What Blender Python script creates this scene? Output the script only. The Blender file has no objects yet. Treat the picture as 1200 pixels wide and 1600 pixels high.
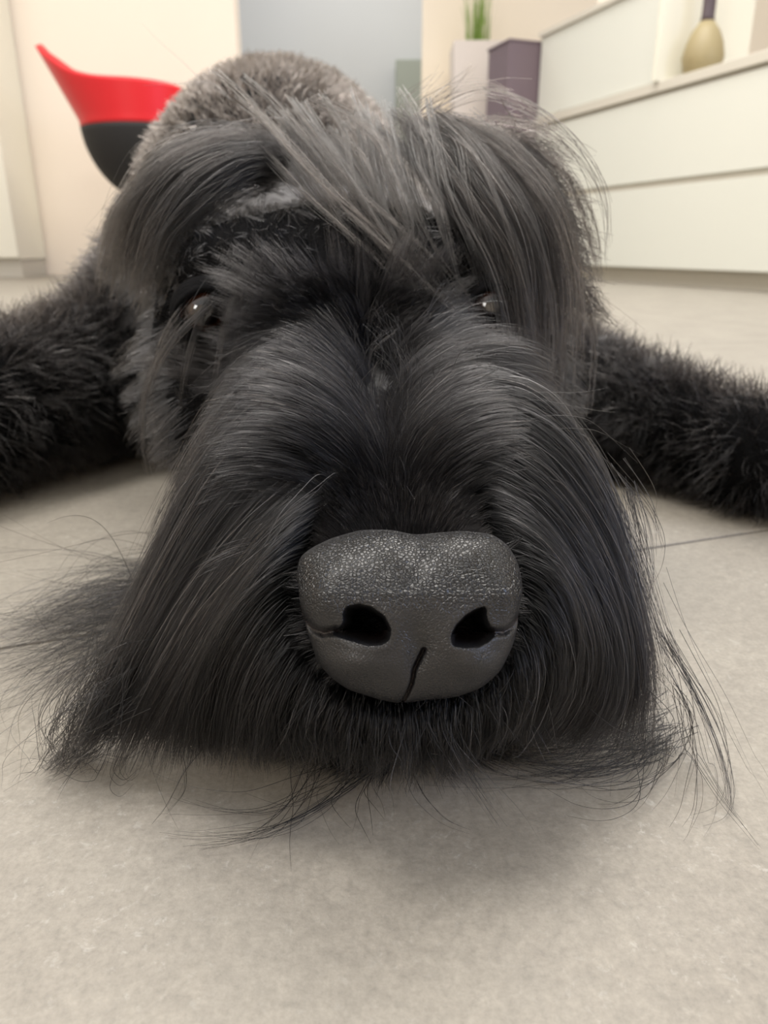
import bpy, bmesh, math, random
import numpy as np
from mathutils import Vector, Matrix

# ------------------------------------------------------------------ camera, world, lights, exposure
scene = bpy.context.scene
COL = scene.collection
rng = np.random.default_rng(7)
random.seed(7)

CAM_H, PITCH, LENS = 0.13, math.radians(19.7), 26.0
cam_data = bpy.data.cameras.new('camera')
cam = bpy.data.objects.new('camera', cam_data)
COL.objects.link(cam)
cam.location = (0, 0, CAM_H)
cam.rotation_euler = (math.radians(90) - PITCH, 0, 0)
cam_data.sensor_fit = 'VERTICAL'
cam_data.sensor_height = 36
cam_data.sensor_width = 27
cam_data.lens = LENS
cam_data.clip_start = 0.01
cam_data.clip_end = 60
cam_data.dof.use_dof = True
cam_data.dof.focus_distance = 0.176
cam_data.dof.aperture_fstop = 19
scene.camera = cam

world = bpy.data.worlds.new('room_air')
scene.world = world
world.use_nodes = True
wbg = world.node_tree.nodes['Background']
wbg.inputs['Color'].default_value = (1.0, 0.985, 0.955, 1)
wbg.inputs['Strength'].default_value = 0.60


def area(name, loc, target, sx, sy, power, color):
    ld = bpy.data.lights.new(name, 'AREA')
    ld.shape = 'RECTANGLE'
    ld.size, ld.size_y, ld.energy, ld.color = sx, sy, power, color
    o = bpy.data.objects.new(name, ld)
    COL.objects.link(o)
    o.location = loc
    o.rotation_euler = (Vector(target) - Vector(loc)).to_track_quat('-Z', 'Y').to_euler()
    return o


area('overhead_light', (0.5, 2.0, 2.5), (0.0, 1.0, 0), 1.6, 1.6, 52, (1.0, 0.95, 0.88))
area('overhead_light', (-1.7, 2.5, 2.5), (-1.7, 2.9, 0), 0.8, 0.8, 13, (1.0, 0.94, 0.87))  # unseen lamp added to brighten the cream wall on the left
area('overhead_light', (-0.2, 4.9, 2.5), (-0.2, 5.0, 0), 0.6, 0.6, 16, (1.0, 0.98, 0.95))  # unseen lamp added to lift the dark passage
area('overhead_light', (-0.7, 0.75, 2.4), (0, 0.2, 0.05), 0.75, 0.75, 27, (1.0, 0.95, 0.89))
area('side_fill', (2.6, -0.6, 1.3), (0.05, 0.2, 0.05), 1.0, 1.4, 22, (0.46, 0.62, 1.0))  # bluish area light added on the right for a cool tint beside the nose

area('side_fill', (-2.0, -1.5, 1.5), (0.0, 0.2, 0.05), 0.6, 0.8, 13, (1.0, 0.97, 0.93))  # added fill from front left: eye glints and a lit nose wing

scene.view_settings.view_transform = 'Standard'
scene.view_settings.look = 'None'
scene.view_settings.gamma = 1
scene.view_settings.exposure = 0.62
scene.view_settings.use_curve_mapping = False
try:
    scene.cycles_curves.shape = 'RIBBONS'
except Exception:
    pass


# ------------------------------------------------------------------ helpers
def rgb(h):
    c = [int(h[i:i + 2], 16) / 255 for i in (0, 2, 4)]
    return tuple(x / 12.92 if x <= 0.04045 else ((x + 0.055) / 1.055) ** 2.4 for x in c) + (1,)


def mat(name, color, rough=0.5, metal=0.0, spec=0.5, coat=0.0):
    m = bpy.data.materials.new(name)
    m.use_nodes = True
    b = m.node_tree.nodes['Principled BSDF']
    b.inputs['Base Color'].default_value = color
    b.inputs['Roughness'].default_value = rough
    b.inputs['Metallic'].default_value = metal
    b.inputs['Specular IOR Level'].default_value = spec
    b.inputs['Coat Weight'].default_value = coat
    return m


def nodes(m):
    t = m.node_tree
    return t, t.nodes['Principled BSDF'], (lambda k: t.nodes.new(k)), (lambda a, b: t.links.new(a, b))


def vary(m, scale=6.0, amount=0.06, bump=0.0, bscale=200.0):
    """small procedural variation of colour and relief"""
    t, b, N, L = nodes(m)
    base = b.inputs['Base Color'].default_value[:]
    tc = N('ShaderNodeTexCoord')
    nz = N('ShaderNodeTexNoise'); nz.inputs['Scale'].default_value = scale; nz.inputs['Detail'].default_value = 4
    L(tc.outputs['Object'], nz.inputs['Vector'])
    mx = N('ShaderNodeMix'); mx.data_type = 'RGBA'
    mx.inputs[6].default_value = tuple(c * (1 - amount) for c in base[:3]) + (1,)
    mx.inputs[7].default_value = tuple(min(1, c * (1 + amount)) for c in base[:3]) + (1,)
    L(nz.outputs['Fac'], mx.inputs[0]); L(mx.outputs[2], b.inputs['Base Color'])
    if bump:
        n2 = N('ShaderNodeTexNoise'); n2.inputs['Scale'].default_value = bscale
        L(tc.outputs['Object'], n2.inputs['Vector'])
        bp = N('ShaderNodeBump'); bp.inputs['Strength'].default_value = bump; bp.inputs['Distance'].default_value = 0.001
        L(n2.outputs['Fac'], bp.inputs['Height']); L(bp.outputs['Normal'], b.inputs['Normal'])
    return m


def link(name, me, m=None, parent=None, smooth=False):
    o = bpy.data.objects.new(name, me)
    COL.objects.link(o)
    if m is not None and not me.materials:
        me.materials.append(m)
    if parent is not None:
        o.parent = parent
    if smooth:
        me.polygons.foreach_set('use_smooth', [True] * len(me.polygons))
    return o


def from_np(name, V, F, m=None, parent=None, smooth=True):
    me = bpy.data.meshes.new(name)
    me.from_pydata([tuple(v) for v in V], [], [tuple(f) for f in F])
    me.update()
    return link(name, me, m, parent, smooth)


def tag(o, label=None, cat=None, group=None, kind=None):
    for k, v in (('label', label), ('category', cat), ('group', group), ('kind', kind)):
        if v:
            o[k] = v
    return o


def empty(name, loc, rz=0.0):
    o = bpy.data.objects.new(name, None)
    COL.objects.link(o)
    o.location = loc
    o.rotation_euler = (0, 0, rz)
    o.empty_display_size = 0.05
    return o


def box_mesh(name, x0, x1, y0, y1, z0, z1, bev=0.0):
    bm = bmesh.new()
    bmesh.ops.create_cube(bm, size=1)
    for v in bm.verts:
        v.co = ((x0 + x1) / 2 + v.co.x * (x1 - x0), (y0 + y1) / 2 + v.co.y * (y1 - y0), (z0 + z1) / 2 + v.co.z * (z1 - z0))
    if bev:
        bmesh.ops.bevel(bm, geom=bm.edges[:], offset=bev, segments=2, affect='EDGES', profile=0.5)
    me = bpy.data.meshes.new(name)
    bm.to_mesh(me)
    bm.free()
    return me


def box(name, x0, x1, y0, y1, z0, z1, m, parent=None, bev=0.0):
    return link(name, box_mesh(name, x0, x1, y0, y1, z0, z1, bev), m, parent)


def lathe(name, prof, m, parent=None, seg=40, smooth=True):
    V, F = [], []
    for r, z in prof:
        for k in range(seg):
            a = 2 * math.pi * k / seg
            V.append((r * math.cos(a), r * math.sin(a), z))
    for i in range(len(prof) - 1):
        for k in range(seg):
            a, b = i * seg + k, i * seg + (k + 1) % seg
            F.append((a, b, b + seg, a + seg))
    F.append(tuple(range(seg))[::-1])
    F.append(tuple((len(prof) - 1) * seg + k for k in range(seg)))
    return from_np(name, V, F, m, parent, smooth)


def W(px, py, z):
    """world point on the ray of a photo pixel at depth z along the optical axis"""
    f = 1600 * LENS / 36
    u, v = (px - 600) / f * z, (800 - py) / f * z
    c, s = math.cos(PITCH), math.sin(PITCH)
    return np.array([u, z * c + v * s, CAM_H - z * s + v * c])


# ------------------------------------------------------------------ materials
M = {}
M['cabinet'] = vary(mat('white_lacquer', rgb('D6D8D0'), 0.3, spec=0.4), 2, 0.01)
M['cabinet_edge'] = vary(mat('grey_edge', rgb('C9C5BA'), 0.5), 4, 0.03)
M['gap'] = mat('plinth_grey', rgb('C6C2B6'), 0.7)  # the plinths' own light grey
M['mauve'] = vary(mat('mauve_lacquer', rgb('6E6068'), 0.4), 3, 0.03)
M['wall'] = vary(mat('cream_plaster', rgb('EADFD1'), 0.85), 3, 0.015, 0.15, 150)
M['wallbright'] = vary(mat('warm_white_plaster', rgb('F5EAD8'), 0.85), 3, 0.01, 0.15, 150)
M['wallblue'] = vary(mat('grey_blue_plaster', rgb('BDBFC0'), 0.85), 3, 0.02, 0.15, 150)
M['door'] = vary(mat('white_gloss_panel', rgb('E4E2D4'), 0.18, coat=0.5), 2, 0.01)
M['red'] = vary(mat('red_shell', rgb('D0101F'), 0.4), 8, 0.04)
M['blackshell'] = vary(mat('black_upholstery', rgb('1B1B1C'), 0.75), 30, 0.15, 0.4, 500)
M['chrome'] = mat('brushed_steel', rgb('B8B8B8'), 0.25, 1.0)
M['pot'] = vary(mat('white_ceramic_planter', rgb('D6CEC8'), 0.5), 6, 0.02)
M['soil'] = vary(mat('potting_soil', rgb('3A2C20'), 0.95), 60, 0.4, 0.8, 300)
M['blade'] = vary(mat('grass_green', rgb('7E9A45'), 0.6), 20, 0.35)
M['beige'] = vary(mat('beige_ceramic', rgb('988B68'), 0.5), 12, 0.08)
M['darkneck'] = vary(mat('dark_mauve_glass', rgb('50454A'), 0.25), 6, 0.1)
M['bottle'] = vary(mat('white_glazed_bottle', rgb('EDE4D6'), 0.3), 6, 0.03)


def tile_material():
    m = bpy.data.materials.new('grey_stone_tile')
    m.use_nodes = True
    t, b, N, L = nodes(m)
    geo = N('ShaderNodeNewGeometry')
    info = N('ShaderNodeObjectInfo')

    def noise(scale, detail, rough=0.55, dist=0.0):
        n = N('ShaderNodeTexNoise')
        n.inputs['Scale'].default_value = scale
        n.inputs['Detail'].default_value = detail
        n.inputs['Roughness'].default_value = rough
        n.inputs['Distortion'].default_value = dist
        L(geo.outputs['Position'], n.inputs['Vector'])
        return n.outputs['Fac']

    def ramp(fac, stops):
        r = N('ShaderNodeValToRGB')
        e = r.color_ramp.elements
        e[0].position, e[0].color = stops[0]
        e[1].position, e[1].color = stops[-1]
        for p, c in stops[1:-1]:
            x = e.new(p); x.color = c
        L(fac, r.inputs['Fac'])
        return r.outputs['Color']

    def mix(a, bb, fac, mode='MIX'):
        x = N('ShaderNodeMix'); x.data_type = 'RGBA'; x.blend_type = mode
        x.clamp_factor = True
        for s, v in ((x.inputs[6], a), (x.inputs[7], bb)):
            if isinstance(v, tuple): s.default_value = v
            else: L(v, s)
        if isinstance(fac, float): x.inputs[0].default_value = fac
        else: L(fac, x.inputs[0])
        return x.outputs[2]

    g = lambda v: (v, v, v, 1)
    base = ramp(noise(14, 5), [(0.3, rgb('857F75')), (0.7, rgb('918B80'))])
    fine = ramp(noise(750, 6, 0.7), [(0.32, g(0.80)), (0.5, g(1.0)), (0.68, g(1.16))])
    base = mix(base, fine, 0.75, 'MULTIPLY')
    mid = ramp(noise(240, 5, 0.65, 0.3), [(0.35, g(0.86)), (0.65, g(1.13))])
    base = mix(base, mid, 0.8, 'MULTIPLY')
    # chalky flecks gathered in loose patches
    fl = ramp(noise(300, 5, 0.7, 0.35), [(0.57, g(0)), (0.70, g(1))])
    pt = ramp(noise(22, 4, 0.6), [(0.46, g(0.12)), (0.66, g(0.6))])
    mm = N('ShaderNodeMath'); mm.operation = 'MULTIPLY'
    L(fl, mm.inputs[0]); L(pt, mm.inputs[1])
    base = mix(base, rgb('B9B6AE'), mm.outputs[0])
    L(base, b.inputs['Base Color'])
    r = N('ShaderNodeMapRange')
    r.inputs['To Min'].default_value = 0.42
    r.inputs['To Max'].default_value = 0.62
    L(noise(60, 4), r.inputs['Value'])
    L(r.outputs['Result'], b.inputs['Roughness'])
    bp = N('ShaderNodeBump')
    bp.inputs['Strength'].default_value = 0.35
    bp.inputs['Distance'].default_value = 0.0004
    L(noise(900, 4, 0.65), bp.inputs['Height'])
    L(bp.outputs['Normal'], b.inputs['Normal'])
    return m


M['tile'] = tile_material()
M['grout'] = vary(mat('grey_grout', rgb('A39E94'), 0.9), 60, 0.08, 0.3, 400)

# ------------------------------------------------------------------ the room
YAW = math.radians(19.5)                 # the kitchen front runs this far to the left of the camera's axis
ux = np.array([math.cos(YAW), math.sin(YAW)])      # along a joint
uy = np.array([-math.sin(YAW), math.cos(YAW)])     # towards the far end

floor = box('floor', -6, 5, -3.2, 9, -0.03, -0.0025, M['grout'])
tag(floor, kind='structure')
T = 0.60
origin = np.array([0.13, 0.317]) + uy * 0.0
tile_me = box_mesh('tile', 0.0008, T - 0.0008, 0.0008, T - 0.0008, -0.012, 0.0, 0.0006)
tile_me.materials.append(M['tile'])
for i in range(-6, 6):
    for j in range(-3, 10):
        c = origin + ux * (i * T - 0.36) + uy * (j * T)
        mid = c + (ux + uy) * T / 2
        if mid[1] < -0.5 or mid[1] > 5.2 or abs(mid[0]) > 0.9 + mid[1] * 0.62:
            continue
        o = bpy.data.objects.new('tile', tile_me)
        COL.objects.link(o)
        o.parent = floor
        o.location = (c[0], c[1], 0)
        o.rotation_euler = (0, 0, YAW)

# back wall left of the opening, the opening's far room, wall right of it
YB = 3.85
tag(box('wall_back', -3.2, -0.665, YB, YB + 0.12, 0, 2.6, M['wall']), kind='structure')
tag(box('wall_back_right', 0.20, 3.6, YB + 0.55, YB + 0.67, 0, 2.6, M['wallbright']), kind='structure')
tag(box('wall_passage', -1.4, 1.2, YB + 2.2, YB + 2.3, 0, 2.6, M['wallblue']), kind='structure')
tag(box('wall_passage_left', -1.52, -1.4, YB + 0.12, YB + 2.2, 0, 2.6, M['wallblue']), kind='structure')
tag(box('wall_front', -3.3, 3.7, -2.3, -2.2, 0, 2.6, M['wall']), kind='structure')
tag(box('wall_left', -3.3, -3.2, -3, YB, 0, 2.6, M['wall']), kind='structure')
tag(box('wall_right', 3.6, 3.7, -3, YB + 0.6, 0, 2.6, M['wallbright']), kind='structure')


def local_frame(name, p, yaw):
    return empty(name, (p[0], p[1], 0), yaw)


# ------------------------------------------------------------------ kitchen run on the far side: local x = out of the front, local y = along it
A0 = np.array([1.17, 2.35])


def along(s, out=0.0):
    p = A0 + uy * s + ux * out
    return p


# base drawer units (fronts in the plane x=0, depth to +x)
def drawer_unit(s0, s1, label):
    root = local_frame('drawer_cabinet', along(s0), YAW)
    tag(root, label, 'cabinet', None)
    w = s1 - s0
    box('cabinet_body', 0.012, 0.58, 0.001, w - 0.001, 0.06, 0.64, M['cabinet_edge'], root)
    box('plinth', 0.05, 0.56, 0.0, w, 0.0, 0.06, M['gap'], root)
    for z0, z1 in ((0.058, 0.333), (0.355, 0.628)):
        box('drawer_front', -0.002, 0.012, 0.0015, w - 0.0015, z0, z1, M['cabinet'], root, 0.0015)
    return root


drawer_unit(-0.35, 1.45, 'wide low white lacquered cabinet with two long drawers under the grey worktop')
wt = local_frame('worktop', along(-0.35), YAW)
tag(wt, 'long thin grey worktop lying over the low white drawer cabinet', 'worktop')
box('worktop_slab', -0.012, 0.60, 0.0, 1.80, 0.640, 0.672, M['cabinet_edge'], wt, 0.002)

tall = local_frame('upper_cabinet', along(0.61), YAW)
tag(tall, 'white cupboard with a bright end panel standing on the grey worktop', 'cupboard')
box('cabinet_body', 0.02, 0.36, 0.02, 0.84, 0.672, 0.985, M['cabinet'], tall)
box('end_panel', -0.03, 0.36, 0.001, 0.019, 0.672, 1.30, M['door'], tall, 0.001)
box('door', 0.0, 0.02, 0.022, 0.84, 0.676, 0.985, M['cabinet'], tall, 0.0015)
box('cabinet_top', -0.012, 0.37, 0.02, 0.845, 0.985, 1.005, M['cabinet_edge'], tall, 0.001)

# vase behind the end panel
vp = along(0.52, 0.085)
vase = empty('vase', (vp[0], vp[1], 0.672))
tag(vase, 'round beige vase with a dark neck on the grey worktop', 'vase')
lathe('vase_body', [(0.035, 0.0), (0.060, 0.02), (0.068, 0.06), (0.060, 0.10), (0.045, 0.135), (0.024, 0.165)], M['beige'], vase)
lathe('neck', [(0.024, 0.163), (0.021, 0.18), (0.021, 0.40), (0.027, 0.42)], M['darkneck'], vase)

# mauve side unit further along
mv = local_frame('tall_cabinet', along(1.46), YAW)
tag(mv, 'dark mauve cabinet at the far end of the white kitchen units', 'cabinet')
box('cabinet_body', -0.15, 0.30, 0.0, 0.20, 0.06, 0.965, M['mauve'], mv, 0.003)
box('plinth', -0.17, 0.28, 0.03, 0.18, 0.0, 0.06, M['gap'], mv)
box('cabinet_top', -0.155, 0.305, -0.003, 0.205, 0.965, 0.975, M['mauve'], mv, 0.002)

# bottles on the top of the tall cupboard
for k, (s, out, h, r) in enumerate(((1.20, 0.14, 0.20, 0.035), (1.05, 0.20, 0.25, 0.04), (0.86, 0.12, 0.18, 0.03))):
    p = along(s, out)
    b = empty('bottle', (p[0], p[1], 1.0055))
    tag(b, ('short white bottle standing nearest the mauve cabinet', 'tallest white bottle, in the middle of the cupboard top',
            'slim white bottle standing nearest the vase')[k], 'bottle', 'white bottles on the cupboard')
    lathe('bottle_body', [(r * .9, 0), (r, 0.01), (r, h * .55), (r * .4, h * .75), (r * .35, h * .94)], M['bottle'], b, 24)
    lathe('cap', [(r * .42, h * .93), (r * .42, h)], M['cabinet_edge'], b, 24)

# cupboard standing in the passage
pc = empty('cupboard', (0.24, YB + 1.95, 0))
tag(pc, 'grey green cupboard standing in the grey blue passage', 'cupboard')
M['sage'] = vary(mat('grey_green_paint', rgb('8F958C'), 0.5), 3, 0.03)
box('cupboard_body', -0.16, 0.26, 0.0, 0.24, 0.06, 1.34, M['sage'], pc, 0.003)
box('plinth', -0.15, 0.25, 0.01, 0.23, 0.0, 0.06, M['gap'], pc)
for x0_, x1_ in ((-0.158, 0.049), (0.052, 0.258)):
    box('door', x0_, x1_, -0.018, 0.0, 0.07, 1.33, M['sage'], pc, 0.002)

# planter with grass
planter = empty('grass_planter', (0.455, 4.16, 0))
tag(planter, 'tall white square planter with green grass beside the mauve cabinet', 'plant pot')
H = 1.05
bm = bmesh.new()
V = []
prof = [(0.085, 0), (0.125, H), (0.117, H), (0.114, H - 0.03)]
for r, z in prof:
    for sx, sy in ((-1, -1), (1, -1), (1, 1), (-1, 1)):
        V.append((sx * r, sy * r, z))
F = [(3, 2, 1, 0)]
for i in range(3):
    for k in range(4):
        a, b2 = i * 4 + k, i * 4 + (k + 1) % 4
        F.append((a, b2, b2 + 4, a + 4))
from_np('pot', V, F, M['pot'], planter, False)
from_np('soil', [(-.115, -.115, H - .028), (.115, -.115, H - .028), (.115, .115, H - .028), (-.115, .115, H - .028),
                 (0, 0, H - .018)], [(0, 1, 4), (1, 2, 4), (2, 3, 4), (3, 0, 4)], M['soil'], planter, True)
for k in range(90):
    a = random.uniform(0, 6.283); r0 = random.uniform(0, 0.06)
    x0, y0 = r0 * math.cos(a), r0 * math.sin(a)
    lean = random.uniform(0.0, 0.05); hh = random.uniform(0.16, 0.36); w0 = random.uniform(0.002, 0.004)
    ta = random.uniform(0, 6.283)
    V, F = [], []
    for i in range(6):
        t = i / 5
        cx = x0 + lean * t * t * math.cos(a); cy = y0 + lean * t * t * math.sin(a)
        ww = w0 * (1 - t * 0.9)
        for s in (-1, 0, 1):
            V.append((cx + s * ww * math.cos(ta) - abs(s) * ww * .4 * math.sin(ta), cy + s * ww * math.sin(ta) + abs(s) * ww * .4 * math.cos(ta), H - .025 + hh * t))
    for i in range(5):
        for s in (0, 1):
            q = i * 3 + s
            F.append((q, q + 1, q + 4, q + 3))
    from_np('grass_blade', V, F, M['blade'], planter, True)

# left: glossy white fitted cupboard doors beside the chair
lw = empty('wardrobe', (-1.66, YB - 0.30, 0), 0)
tag(lw, 'tall glossy white wardrobe at the cream wall behind the red and black chair', 'wardrobe')
box('wardrobe_body', -1.30, 0.0, 0.02, 0.29, 0.08, 2.3, M['door'], lw)
box('plinth', -1.30, -0.01, 0.04, 0.29, 0.0, 0.08, M['cabinet_edge'], lw)
for x0_, x1_ in ((-1.30, -0.752), (-0.748, -0.202), (-0.198, 0.0)):
    box('door', x0_, x1_, 0.0, 0.02, 0.085, 2.3, M['door'], lw, 0.002)

# ------------------------------------------------------------------ the red and black tub chair
chair = empty('tub_chair', (-0.93, 3.22, 0))
tag(chair, 'tub chair with red upper shell and black lower seat by the cream wall', 'chair')


def shell(name, lo, hi, m, thick, ri):
    """part of a tub between height functions lo(a) and hi(a); a = 0 faces the camera, pi/2 is towards the wardrobe"""
    def R(z, a):
        t = (z - 0.33) / 0.25
        fl = 0.42 * max(0, math.sin(a)) ** 2 + 0.10
        r = 0.10 + 0.14 * (1 - (1 - min(max(t, 0), 1)) ** 2) ** 0.75 if t < 1 else 0.24 + fl * (z - 0.58)
        return r * (1.0 if t < 1 else 1.0)
    n, mth = 72, 12
    V, F = [], []
    for layer in (0, 1):
        for i in range(mth + 1):
            for k in range(n + 1):
                a = -math.radians(170) + math.radians(340) * k / n
                z = lo(a) + (hi(a) - lo(a)) * i / mth
                r = R(z, a) - layer * thick
                V.append((-r * math.sin(a), -r * math.cos(a), z + (0.006 if layer and i == mth else 0)))
    S = (mth + 1) * (n + 1)
    for i in range(mth):
        for k in range(n):
            q = i * (n + 1) + k
            F.append((q, q + 1, q + n + 2, q + n + 1))
            F.append((S + q + n + 1, S + q + n + 2, S + q + 1, S + q))
    for k in range(n):
        q = mth * (n + 1) + k
        F.append((q, q + 1, S + q + 1, S + q))
        F.append((k + 1, k, S + k, S + k + 1))
    for k in (0, n):
        for i in range(mth):
            q = i * (n + 1) + k
            F.append((q, q + n + 1, S + q + n + 1, S + q))
    return from_np(name, V, F, m, chair, True)


def rim(a):
    d = math.degrees(a)                         # +90 = towards the wardrobe (picture left)
    pk = math.exp(-((d - 90) / 34) ** 2)
    sh = 1 / (1 + math.exp((-d - 72) / 8)) if d < 0 else 1
    return 0.59 + 0.105 * sh + 0.130 * pk + 0.0002 * d * (1 if abs(d) < 90 else 0)


shell('shell', lambda a: 0.557, rim, M['red'], 0.02, 0)
shell('seat_shell', lambda a: 0.335, lambda a: 0.557, M['blackshell'], 0.035, 0)
lathe('seat', [(0.09, 0.40), (0.16, 0.41), (0.185, 0.43), (0.17, 0.455), (0.01, 0.46)], M['blackshell'], chair)
lathe('column', [(0.06, 0.335), (0.03, 0.32), (0.028, 0.06)], M['chrome'], chair, 24)
for k in range(4):
    a = k * math.pi / 2 + 0.5
    V = [(0.02 * math.cos(a + s), 0.02 * math.sin(a + s), z) for s in (1.5, -1.5) for z in (0.05, 0.08)] + \
        [(0.26 * math.cos(a) + s * 0.015 * math.sin(a), 0.26 * math.sin(a) - s * 0.015 * math.cos(a), z) for s in (-1, 1) for z in (0.0, 0.02)]
    from_np('leg', V, [(0, 1, 5, 4), (2, 6, 7, 3), (1, 3, 7, 5), (0, 4, 6, 2), (4, 5, 7, 6), (0, 2, 3, 1)], M['chrome'], chair, False)

# ================================================================== THE DOG
dog = empty('dog', (-0.02, 0.40, 0.0))
tag(dog, 'black wire-haired dog lying on grey tiles with its long beard spread out', 'dog')
bpy.context.view_layer.update()
DOG = dog


def under_dog(o):
    o.parent = DOG
    o.matrix_parent_inverse = DOG.matrix_world.inverted()
    return o


# ---- body as one implicit surface
def ell(P, c, r):
    q = (P - np.array(c)) / np.array(r)
    k0 = np.sqrt((q * q).sum(1)) + 1e-9
    q2 = q / np.array(r)
    k1 = np.sqrt((q2 * q2).sum(1)) + 1e-9
    return k0 * (k0 - 1) / k1


def cone(P, a, b, ra, rb):
    a, b = np.array(a), np.array(b)
    d = b - a
    t = np.clip(((P - a) @ d) / (d @ d), 0, 1)
    q = P - a - t[:, None] * d
    return np.sqrt((q * q).sum(1)) - (ra + (rb - ra) * t)


def smin(a, b, k):
    h = np.clip(0.5 + 0.5 * (b - a) / k, 0, 1)
    return b + (a - b) * h - k * h * (1 - h)


EYE = [np.array((-0.0640, 0.276, 0.1075)), np.array((0.0380, 0.276, 0.1085))]
CX = -0.013

HEAD = [
    ('c', (0.005, 0.166, 0.046), (-0.009, 0.262, 0.060), 0.0235, 0.038, 0.012),
    ('c', (0.004, 0.188, 0.024), (-0.010, 0.300, 0.040), 0.019, 0.034, 0.015),
    ('e', (-0.016, 0.328, 0.090), (0.066, 0.076, 0.058), None, None, 0.02),
    ('e', (CX - 0.040, 0.300, 0.124), (0.028, 0.022, 0.015), None, None, 0.015),
    ('e', (CX + 0.040, 0.300, 0.124), (0.028, 0.022, 0.015), None, None, 0.015),
    ('e', (CX - 0.044, 0.300, 0.070), (0.030, 0.040, 0.036), None, None, 0.02),
    ('e', (CX + 0.044, 0.300, 0.070), (0.030, 0.040, 0.036), None, None, 0.02),
    ('c', (-0.080, 0.345, 0.132), (-0.094, 0.325, 0.060), 0.017, 0.013, 0.012),
    ('c', (0.050, 0.345, 0.132), (0.068, 0.330, 0.062), 0.017, 0.013, 0.012),
]
BODY = [
    ('c', (-0.02, 0.38, 0.085), (-0.078, 0.60, 0.140), 0.060, 0.086, 0.03),
    ('e', (-0.066, 0.58, 0.092), (0.122, 0.15, 0.088), None, None, 0.05),
    ('e', (-0.094, 0.84, 0.150), (0.124, 0.30, 0.140), None, None, 0.06),
    ('e', (-0.25, 0.98, 0.11), (0.085, 0.15, 0.105), None, None, 0.03),
    ('e', (0.03, 0.98, 0.11), (0.085, 0.15, 0.105), None, None, 0.03),
    ('c', (-0.30, 0.92, 0.045), (-0.34, 0.76, 0.035), 0.045, 0.03, 0.03),
    ('c', (0.09, 0.92, 0.045), (0.12, 0.76, 0.035), 0.045, 0.03, 0.03),
    ('c', (-0.34, 0.76, 0.035), (-0.33, 0.70, 0.028), 0.03, 0.027, 0.02),
    ('c', (0.12, 0.76, 0.035), (0.12, 0.70, 0.028), 0.03, 0.027, 0.02),
    ('c', (-0.11, 1.12, 0.20), (-0.11, 1.20, 0.24), 0.03, 0.018, 0.03),
    # front legs: shoulder > elbow > wrist > paw
    ('c', (0.05, 0.54, 0.072), (0.12, 0.485, 0.040), 0.044, 0.034, 0.03),
    ('c', (0.12, 0.485, 0.040), (0.197, 0.370, 0.028), 0.033, 0.024, 0.02),
    ('c', (0.197, 0.370, 0.028), (0.270, 0.325, 0.024), 0.024, 0.021, 0.02),
    ('c', (-0.165, 0.54, 0.080), (-0.18, 0.49, 0.052), 0.045, 0.040, 0.03),
    ('c', (-0.18, 0.49, 0.052), (-0.232, 0.392, 0.044), 0.040, 0.036, 0.02),
    ('c', (-0.232, 0.392, 0.044), (-0.29, 0.335, 0.030), 0.034, 0.025, 0.02),
]


def fold(P, prims):
    d = None
    for kind, a, b, ra, rb, k in prims:
        e = cone(P, a, b, ra, rb) if kind == 'c' else ell(P, a, b)
        d = e if d is None else smin(d, e, k)
    return d


def head_sdf(P):
    d = fold(P, HEAD)
    for e in EYE:                                   # eye sockets
        s = 0.0200 - np.sqrt(((P - (e + np.array((0, -0.014, 0)))) ** 2).sum(1))
        d = -smin(-d, -s, 0.008)
    return d


def body_sdf(P):
    return smin(head_sdf(P), fold(P, BODY), 0.025)


def grad(f, P, e=0.0008):
    g = np.stack([f(P + np.array(v) * e) - f(P - np.array(v) * e) for v in ((1, 0, 0), (0, 1, 0), (0, 0, 1))], 1)
    return g / (np.linalg.norm(g, axis=1)[:, None] + 1e-9)


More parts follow.
